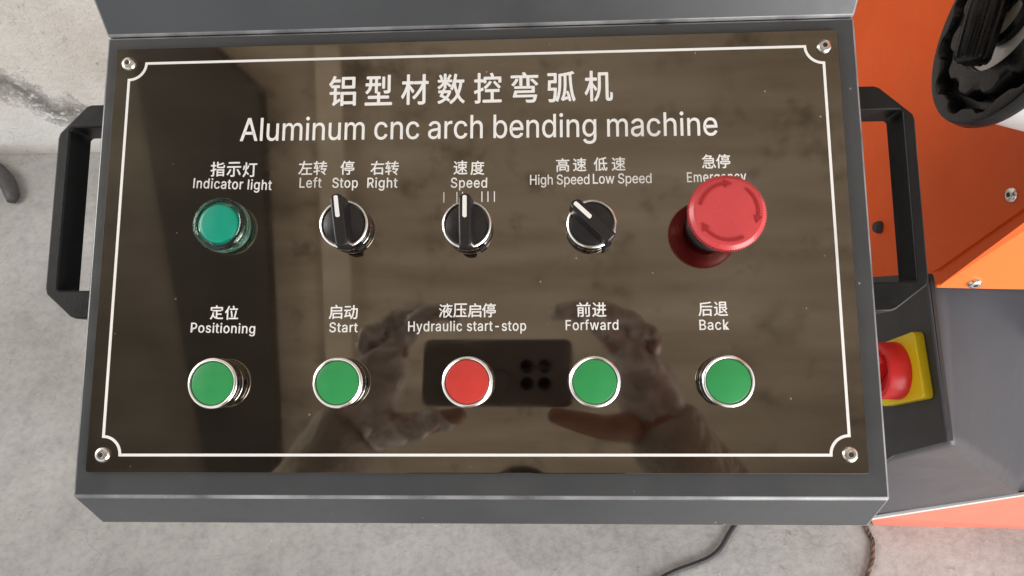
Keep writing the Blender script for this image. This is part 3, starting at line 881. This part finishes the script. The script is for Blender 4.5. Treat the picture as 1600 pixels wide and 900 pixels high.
def ruled(name, lower, upper, mat, th=0.004):
    """ruled sheet between two edges, given a little thickness"""
    b = bmesh.new()
    m, k = len(lower), 12
    g = [[b.verts.new(Vector(lower[i]).lerp(Vector(upper[i]), j / k)) for j in range(k + 1)] for i in range(m)]
    for i in range(m - 1):
        for j in range(k):
            b.faces.new((g[i][j], g[i + 1][j], g[i + 1][j + 1], g[i][j + 1]))
    o = mpart(name, b, mat, smooth=180)
    sm = o.modifiers.new("sheet", 'SOLIDIFY')
    sm.thickness = th
    sm.offset = -1
    return o


low = [D1.lerp(T2, i / 10) for i in range(11)] + [T2.lerp(T3, i / 5) for i in range(1, 6)]
up0, up1 = P2 + (P2 - D1) * 0.15, Vector((0.98, 0.34, 0.42))
ruled("sloping_side", low, [up0.lerp(up1, i / 15) for i in range(16)], M['basegrey'])
dk = prism([(D1.y, D1.z), (P2.y + 0.09, P2.z + 0.035), (0.60, 0.60), (0.60, 0.18), (0.075, 0.18), (S0.y, S0.z)], 0.4865, 0.4905, 'x')
mpart("dark_side_panel", dk, M['basedark'])
S2 = D1 + (S0 - D1) * 1.9
T0 = T1 + (T1 - T2) * 0.15
ruled("front_skirt", [T0.lerp(T2, i / 14) for i in range(15)], [S2.lerp(D1, i / 14) for i in range(15)], M['basegrey'])
pl = hull([(0.555, 0.047, 0.1970), (0.585, 0.051, 0.1995), (0.9, 0.094, 0.235), (0.9, 0.45, 0.235), (0.555, 0.45, 0.197), (0.648, 0.080, 0), (1.02, 0.074, 0), (1.02, 0.45, 0), (0.648, 0.45, 0)])
mpart("plinth", pl, M['plinth'])
strip = slab([(0.555, 0.0465, 0.196), (0.9, 0.0935, 0.233), (0.9, 0.0945, 0.2395), (0.555, 0.0475, 0.2025)], -0.004)
mpart("plinth_edge", strip, M['hub'])


def mscrew(pos, nrm):
    q = Vector(nrm).to_track_quat('Z', 'Y').to_matrix().to_4x4()
    return socket_screw("cap_screw", mac, INV @ Matrix.Translation(pos) @ q, 0.0075)


mscrew((XL, 0.196, 0.802), (-1, 0, 0))
mscrew((0.523, 0.189, 0.659), (0, -1, 0))
g = obj("cable_grommet", lathe([(0, 0), (0.008, 0), (0.008, 0.004), (0.006, 0.008), (0, 0.008)], 24), M['rubber'], mac,
        INV @ Matrix.Translation((XL, 0.322, 0.588)) @ Matrix.Rotation(R(-90), 4, 'Y'), 40)

# main switch: yellow plate and red knob on the dark side
ms_m = INV @ Matrix.Translation((0.4865, 0.138, 0.541)) @ Matrix(((0, 0, -1, 0), (-1, 0, 0, 0), (0, 1, 0, 0), (0, 0, 0, 1))) @ Matrix.Rotation(R(-17), 4, 'Z')
sw = obj("main_switch", prism(rounded([(-0.039, -0.050), (0.039, -0.050), (0.039, 0.050), (-0.039, 0.050)], 0.007), 0.0, 0.012), M['yellow'], mac, ms_m, None, 0.0015)
obj("switch_ring", lathe([(0, 0.0121), (0.035, 0.0121), (0.0345, 0.033), (0.033, 0.036), (0.027, 0.036), (0.0255, 0.026), (0, 0.026)], 48), M['redswitch'], sw, None, 40)
obj("switch_grip", box(-0.0055, 0.0055, -0.0245, 0.0245, 0.0261, 0.042), M['redswitch'], sw, Matrix.Rotation(R(30), 4, 'Z'), None, 0.002)

# handwheel
ax = Vector((-0.965, 0.197, 0.175)).normalized()
wm = INV @ Matrix.Translation((0.386, 0.219, 0.987)) @ ax.to_track_quat('Z', 'Y').to_matrix().to_4x4()
RW = 0.086
lob = lambda t: math.cos(2 * math.pi * 12 * t)
bm = bmesh.new()
n = 192
rings = []


def ring(rf, z):
    rings.append([bm.verts.new((rf(i / n) * math.cos(2 * math.pi * i / n), rf(i / n) * math.sin(2 * math.pi * i / n), z)) for i in range(n)])


def sq(t):
    v = math.cos(2 * math.pi * 12 * t)
    return math.tanh(2.2 * v)


for rf, z in ((lambda t: 0.03, -0.016), (lambda t: RW * 0.93, -0.016), (lambda t: RW * 0.985, -0.012), (lambda t: RW, -0.008), (lambda t: RW * 0.985, -0.001), (lambda t: RW * 0.955, 0.0),
              (lambda t: RW * (0.885 + 0.032 * sq(t)), 0.0), (lambda t: RW * (0.870 + 0.032 * sq(t)), -0.0015), (lambda t: RW * (0.855 + 0.028 * sq(t)), -0.014), (lambda t: RW * (0.735 + 0.028 * sq(t)), -0.014),
              (lambda t: RW * (0.715 + 0.028 * sq(t)), -0.002), (lambda t: RW * (0.695 + 0.028 * sq(t)), 0.0), (lambda t: RW * 0.60, 0.001), (lambda t: 0.0455, 0.002), (lambda t: 0.045, 0.001), (lambda t: 0.0445, -0.006)):
    ring(rf, z)
for a, b in zip(rings, rings[1:]):
    for i in range(n):
        j = (i + 1) % n
        bm.faces.new((a[i], a[j], b[j], b[i]))
bm.faces.new(rings[0][::-1])
bm.faces.new(rings[-1])
hwl = obj("handwheel", bm, M['wheel'], mac, wm, 40)
obj("hub_washer", lathe([(0, -0.0058), (0.0440, -0.0058), (0.0440, -0.0038), (0, -0.0038)], 64), M['hub'], hwl, None, 40)
obj("hub_bearing", lathe([(0, -0.0037), (0.026, -0.0037), (0.026, 0.001), (0.022, 0.003), (0.019, 0.001), (0.019, -0.0025), (0, -0.0025)], 48), M['wheel'], hwl, None, 40)
obj("hub_key", box(-0.017, 0.017, -0.011, 0.011, -0.0024, -0.0002), M['cream'], hwl, None, None, 0.001)
obj("hub_pin", box(-0.004, 0.004, -0.018, 0.018, -0.0001, 0.0025), M['wheel'], hwl, None, None, 0.001)
obj("shaft_housing", lathe([(0, -0.0165), (0.078, -0.0165), (0.078, -0.110), (0, -0.110)], 64), M['hub'], hwl, None, 40)
rib = lambda t, r, z: 0.0006 * (1 if int(t * 96) % 8 < 4 else -1) if r > 0.006 else 0
grip = lathe([(0, 0), (0.0092, 0), (0.0104, 0.002), (0.0112, 0.030), (0.0106, 0.075), (0.0090, 0.082), (0, 0.083)], 96, wob=rib)
gq = Vector((-0.05, 0.95, 0.12)).to_track_quat('Z', 'Y').to_matrix().to_4x4()
gm = obj("crank_grip", grip, M['wheel'], hwl, None, 60)
GRIP = gm

# ------------------------------------------------------------------ loose things on the floor
tag(obj("power_cable", tube([(0.56, 0.34, 0.0055), (0.455, 0.16, 0.0055), (0.386, 0.069, 0.0055), (0.345, 0.024, 0.0055), (0.262, -0.008, 0.0055), (0.20, -0.05, 0.0055), (0.10, -0.16, 0.0055), (0.0, -0.35, 0.0055)], 0.0043, 12), M['rubber'], None, None, 60),
    "thin black power cable curving across the concrete floor", "cable")
cp = [(0.60, 0.22), (0.625, 0.14), (0.632, 0.072), (0.637, 0.052), (0.629, 0.022), (0.612, -0.008), (0.58, -0.05), (0.56, -0.14)]
rb = bmesh.new()
for ph in (0, math.pi * 2 / 3, math.pi * 4 / 3):
    pts = []
    m = 70
    for i in range(m):
        t = i / (m - 1) * (len(cp) - 1)
        k = min(int(t), len(cp) - 2)
        f_ = t - k
        x = cp[k][0] * (1 - f_) + cp[k + 1][0] * f_
        y = cp[k][1] * (1 - f_) + cp[k + 1][1] * f_
        a = i * 0.55 + ph
        pts.append((x + 0.0022 * math.cos(a), y, 0.0045 + 0.0022 * math.sin(a)))
    tube(pts, [0.0020 + 0.0005 * random.random() for _ in pts], 7, rb, True, 1)
tag(obj("cord", rb, M['rope'], None, None, 60), "dirty brown twisted cord on the floor in front of the machine", "cord")
hs = bmesh.new()
tube([(-1.72, 1.0, 0.02), (-1.58, 1.03, 0.02), (-1.45, 1.005, 0.02), (-1.375, 0.955, 0.02), (-1.335, 0.905, 0.018), (-1.328, 0.880, 0.014)], [0.022, 0.022, 0.022, 0.021, 0.018, 0.010], 14, hs)
tag(obj("rubber_hose", hs, M['hose'], None, None, 60), "curved dusty black rubber hose end on the floor by the wall", "hose")

# ------------------------------------------------------------------ phone and photographer (seen mirrored in the faceplate)
CR = camo.matrix_world.to_3x3()
cr4 = CR.to_4x4()
pc = Vector((-0.006, -0.221, 1.3135)) + CR @ Vector((0, 0, 0.013))
pm4 = Matrix.Translation(pc) @ cr4
ph = empty("mobile_phone", pm4)
tag(ph, "dark grey mobile phone held sideways, mirrored in the glossy black faceplate", "phone")
obj("phone_body", prism(rounded([(-0.089, -0.038), (0.081, -0.038), (0.081, 0.038), (-0.089, 0.038)], 0.009), -0.004, 0.004), M['phone'], ph, None, None, 0.0018)
LC = (0.040, -0.003)
obj("camera_island", prism(rounded([(LC[0] - 0.020, -0.023), (LC[0] + 0.020, -0.023), (LC[0] + 0.020, 0.017), (LC[0] - 0.020, 0.017)], 0.006), -0.0050, -0.0041), M['phone'], ph, None, None, 0.0004)
for dx in (-0.0098, 0.0098):
    for dy in (-0.0098, 0.0098):
        obj("camera_lens", lathe([(0, -0.0058), (0.0070, -0.0058), (0.0076, -0.0051), (0, -0.0051)], 32), M['lensblack'], ph, Matrix.Translation((LC[0] + dx, LC[1] + dy, 0)), 40)
obj("ring_stand", lathe([(0.0150, -0.0041), (0.0170, -0.0041), (0.0170, -0.0053), (0.0150, -0.0053), (0.0150, -0.0041)], 48), M['phone'], ph, Matrix.Translation((-0.002, -0.012, 0)), 40)


def skin(name, verts, edges, radii, mat, parent, root=0, sub=1, noise=None):
    me = bpy.data.meshes.new(name)
    me.from_pydata([Vector(v) for v in verts], edges, [])
    me.materials.append(mat)
    o = bpy.data.objects.new(name, me)
    COL.objects.link(o)
    o.parent = parent
    s = o.modifiers.new("skin", 'SKIN')
    s.use_smooth_shade = True
    s.branch_smoothing = 0.3
    for i, sv in enumerate(me.skin_vertices[0].data):
        r = radii[i]
        sv.radius = r if isinstance(r, tuple) else (r, r)
        sv.use_root = (i == root)
    b = o.modifiers.new("subdivision", 'SUBSURF')
    b.levels = b.render_levels = sub
    if noise:
        tx = bpy.data.textures.new(name + "_folds", 'CLOUDS')
        tx.noise_scale = noise[0]
        tx.noise_depth = 2
        d = o.modifiers.new("folds", 'DISPLACE')
        d.texture = tx
        d.strength = noise[1]
        d.mid_level = 0.5
    return o


V, Ed, Rd = [], [], []


def jt(p, r, prev=None):
    V.append(p)
    Rd.append(r)
    if prev is not None:
        Ed.append((prev, len(V) - 1))
    return len(V) - 1


def chain(prev, *prs):
    for p, r in prs:
        prev = jt(p, r, prev)
    return prev


PX = 0.0
pel = jt((PX, -0.74, 0.95), (0.155, 0.105))
che = chain(pel, ((PX, -0.74, 1.10), (0.145, 0.10)), ((PX, -0.73, 1.27), (0.165, 0.11)), ((PX, -0.71, 1.40), (0.13, 0.085)))
nck = chain(che, ((PX, -0.71, 1.48), 0.055), ((PX, -0.71, 1.53), 0.056))
hd = chain(nck, ((PX, -0.695, 1.59), (0.070, 0.082)), ((PX, -0.68, 1.65), (0.076, 0.092)), ((PX, -0.685, 1.705), (0.066, 0.080)))
ARM = {}
for s in (1, -1):
    mx = lambda p: (p[0] if s > 0 else 0.004 - p[0], p[1], p[2])
    sh = chain(che, ((PX + s * 0.18, -0.715, 1.40), 0.060))
    el = chain(sh, ((PX + s * 0.27, -0.67, 1.28), 0.050), (mx((0.36, -0.56, 1.205)), 0.045))
    wr = chain(el, (mx((0.275, -0.42, 1.26)), 0.040), (mx((0.182, -0.297, 1.310)), 0.027))
    pa = chain(wr, (mx((0.158, -0.258, 1.318)), (0.034, 0.020)), (mx((0.142, -0.222, 1.328)), (0.036, 0.018)))
    chain(pa, (mx((0.122, -0.196, 1.340)), 0.0105), (mx((0.100, -0.166, 1.338)), 0.0095), (mx((0.074, -0.156, 1.333)), 0.0088), (mx((0.050, -0.158, 1.328)), 0.0075))
    chain(pa, (mx((0.134, -0.200, 1.344)), 0.0105), (mx((0.124, -0.168, 1.350)), 0.0098), (mx((0.098, -0.160, 1.346)), 0.0088), (mx((0.074, -0.165, 1.340)), 0.0075))
    chain(pa, (mx((0.148, -0.205, 1.342)), 0.0100), (mx((0.150, -0.178, 1.346)), 0.0092), (mx((0.130, -0.168, 1.344)), 0.0084), (mx((0.108, -0.172, 1.340)), 0.0072))
    chain(pa, (mx((0.160, -0.214, 1.334)), 0.0092), (mx((0.170, -0.192, 1.336)), 0.0084), (mx((0.156, -0.182, 1.338)), 0.0076), (mx((0.138, -0.182, 1.338)), 0.0066))
    chain(wr, (mx((0.148, -0.283, 1.302)), 0.0210), (mx((0.112, -0.280, 1.291)), 0.0155), (mx((0.076, -0.268, 1.287)), 0.0120), (mx((0.046, -0.260, 1.288)), 0.0085))
    hp = chain(pel, ((PX + s * 0.09, -0.74, 0.86), 0.085), ((PX + s * 0.10, -0.73, 0.49), 0.056), ((PX + s * 0.105, -0.75, 0.10), 0.040))
    chain(hp, ((PX + s * 0.11, -0.70, 0.050), 0.040), ((PX + s * 0.12, -0.60, 0.036), 0.034))
per = tag(empty("person", Matrix()), "person in taupe jacket and thin pale gloves holding up a phone, mirrored in the faceplate", "person")
skin("body", V, Ed, Rd, M['skin'], per, 0, 2)
# jacket
V, Ed, Rd = [], [], []
pel = jt((PX, -0.74, 0.90), (0.175, 0.125))
che = chain(pel, ((PX, -0.74, 1.10), (0.165, 0.12)), ((PX, -0.73, 1.27), (0.185, 0.13)), ((PX, -0.71, 1.41), (0.14, 0.10)), )
chain(che, ((PX, -0.695, 1.47), 0.072))
for s in (1, -1):
    mx = lambda p: (p[0] if s > 0 else 0.004 - p[0], p[1], p[2])
    chain(che, ((PX + s * 0.19, -0.715, 1.40), 0.080), ((PX + s * 0.28, -0.67, 1.28), 0.072), (mx((0.365, -0.56, 1.205)), 0.066), (mx((0.275, -0.42, 1.26)), 0.057), (mx((0.215, -0.338, 1.292)), 0.050), (mx((0.185, -0.300, 1.308)), 0.047), (mx((0.170, -0.276, 1.314)), 0.043))
skin("jacket", V, Ed, Rd, M['jacket'], per, 0, 3, (0.07, 0.014))
V, Ed, Rd = [], [], []
pel = jt((PX, -0.74, 0.96), (0.165, 0.115))
for s in (1, -1):
    chain(pel, ((PX + s * 0.09, -0.74, 0.86), 0.10), ((PX + s * 0.10, -0.73, 0.49), 0.078), ((PX + s * 0.105, -0.75, 0.09), 0.064))
skin("trousers", V, Ed, Rd, M['trousers'], per, 0, 2, (0.1, 0.015))
for s in (1, -1):
    V, Ed, Rd = [], [], []
    a = jt((PX + s * 0.105, -0.775, 0.05), 0.047)
    chain(a, ((PX + s * 0.11, -0.70, 0.05), 0.047), ((PX + s * 0.12, -0.60, 0.040), (0.045, 0.037)), ((PX + s * 0.122, -0.565, 0.035), (0.032, 0.028)))
    skin("shoe", V, Ed, Rd, M['shoe'], per, 0, 2)
    # thin loose glove over back of the hand and fingers
    mx = lambda p: (p[0] if s > 0 else 0.004 - p[0], p[1], p[2])
    V, Ed, Rd = [], [], []
    wr = jt(mx((0.184, -0.299, 1.309)), 0.034)
    pa = chain(wr, (mx((0.160, -0.255, 1.320)), (0.046, 0.030)), (mx((0.145, -0.218, 1.330)), (0.048, 0.028)))
    chain(pa, (mx((0.122, -0.194, 1.341)), 0.0165), (mx((0.100, -0.166, 1.338)), 0.0125), (mx((0.078, -0.157, 1.334)), 0.0115), (mx((0.050, -0.158, 1.328)), 0.0105))
    chain(pa, (mx((0.134, -0.199, 1.345)), 0.0140), (mx((0.124, -0.168, 1.350)), 0.0125), (mx((0.101, -0.161, 1.347)), 0.0115), (mx((0.074, -0.165, 1.340)), 0.0105))
    chain(pa, (mx((0.149, -0.204, 1.342)), 0.0135), (mx((0.151, -0.178, 1.346)), 0.0122), (mx((0.133, -0.169, 1.344)), 0.0110), (mx((0.108, -0.172, 1.340)), 0.0100))
    chain(pa, (mx((0.161, -0.213, 1.334)), 0.0125), (mx((0.171, -0.192, 1.336)), 0.0112), (mx((0.158, -0.183, 1.338)), 0.0100), (mx((0.138, -0.182, 1.338)), 0.0095))
    if s < 0:
        chain(wr, (mx((0.150, -0.285, 1.303)), 0.0230), (mx((0.112, -0.280, 1.291)), 0.0180), (mx((0.080, -0.269, 1.287)), 0.0150), (mx((0.058, -0.264, 1.288)), 0.0125))
    skin("glove", V, Ed, Rd, M['glovefilm'], per, 0, 3, (0.022, 0.012))
# hair and face
hb = bmesh.new()
bmesh.ops.create_uvsphere(hb, u_segments=32, v_segments=20, radius=1)
for v in hb.verts:
    v.co = Vector((v.co.x * 0.086, v.co.y * 0.104, v.co.z * 0.098))
    v.co += Vector((PX, -0.695, 1.680))
for v in [v for v in hb.verts if v.co.z < 1.645 and v.co.y > -0.685]:
    hb.verts.remove(v)
obj("hair", hb, M['hair'], per, None, 180)
for s in (1, -1):
    eb = bmesh.new()
    bmesh.ops.create_uvsphere(eb, u_segments=16, v_segments=10, radius=0.011)
    obj("eye", eb, M['eye'], per, Matrix.Translation((PX + s * 0.031, -0.596, 1.625)), 180)
    eb = bmesh.new()
    bmesh.ops.create_uvsphere(eb, u_segments=16, v_segments=10, radius=1)
    for v in eb.verts:
        v.co = Vector((v.co.x * 0.010, v.co.y * 0.018, v.co.z * 0.030))
    obj("ear", eb, M['skin'], per, Matrix.Translation((PX + s * 0.077, -0.690, 1.625)), 180)
obj("nose", hull([(PX, -0.573, 1.595), (PX - 0.014, -0.600, 1.59), (PX + 0.014, -0.600, 1.59), (PX - 0.007, -0.600, 1.635), (PX + 0.007, -0.600, 1.635)]), M['skin'], per, None, None, 0.004)
obj("mouth", box(PX - 0.022, PX + 0.022, -0.611, -0.601, 1.562, 1.570), M['arrow'], per, None, None, 0.003)

# crank grip lies folded flat across the wheel face, on a short lug
u = Vector((0.262, 0.786, 0.560))
u = (u - ax * u.dot(ax)).normalized()
base = Vector((0.363, 0.1864, 0.9659)) + ax * 0.003
GRIP.parent = hwl
bpy.context.view_layer.update()
winv = hwl.matrix_world.inverted()
gmx = u.to_track_quat('Z', 'Y').to_matrix().to_4x4()
GRIP.matrix_local = winv @ Matrix.Translation(base) @ gmx @ Matrix.Scale(1.08, 4)
lug_at = winv @ (base + u * 0.083)
obj("grip_lug", box(-0.009, 0.009, -0.009, 0.009, 0.0012, 0.020), M['wheel'], hwl, Matrix.Translation((lug_at.x, lug_at.y, 0)), None, 0.002)
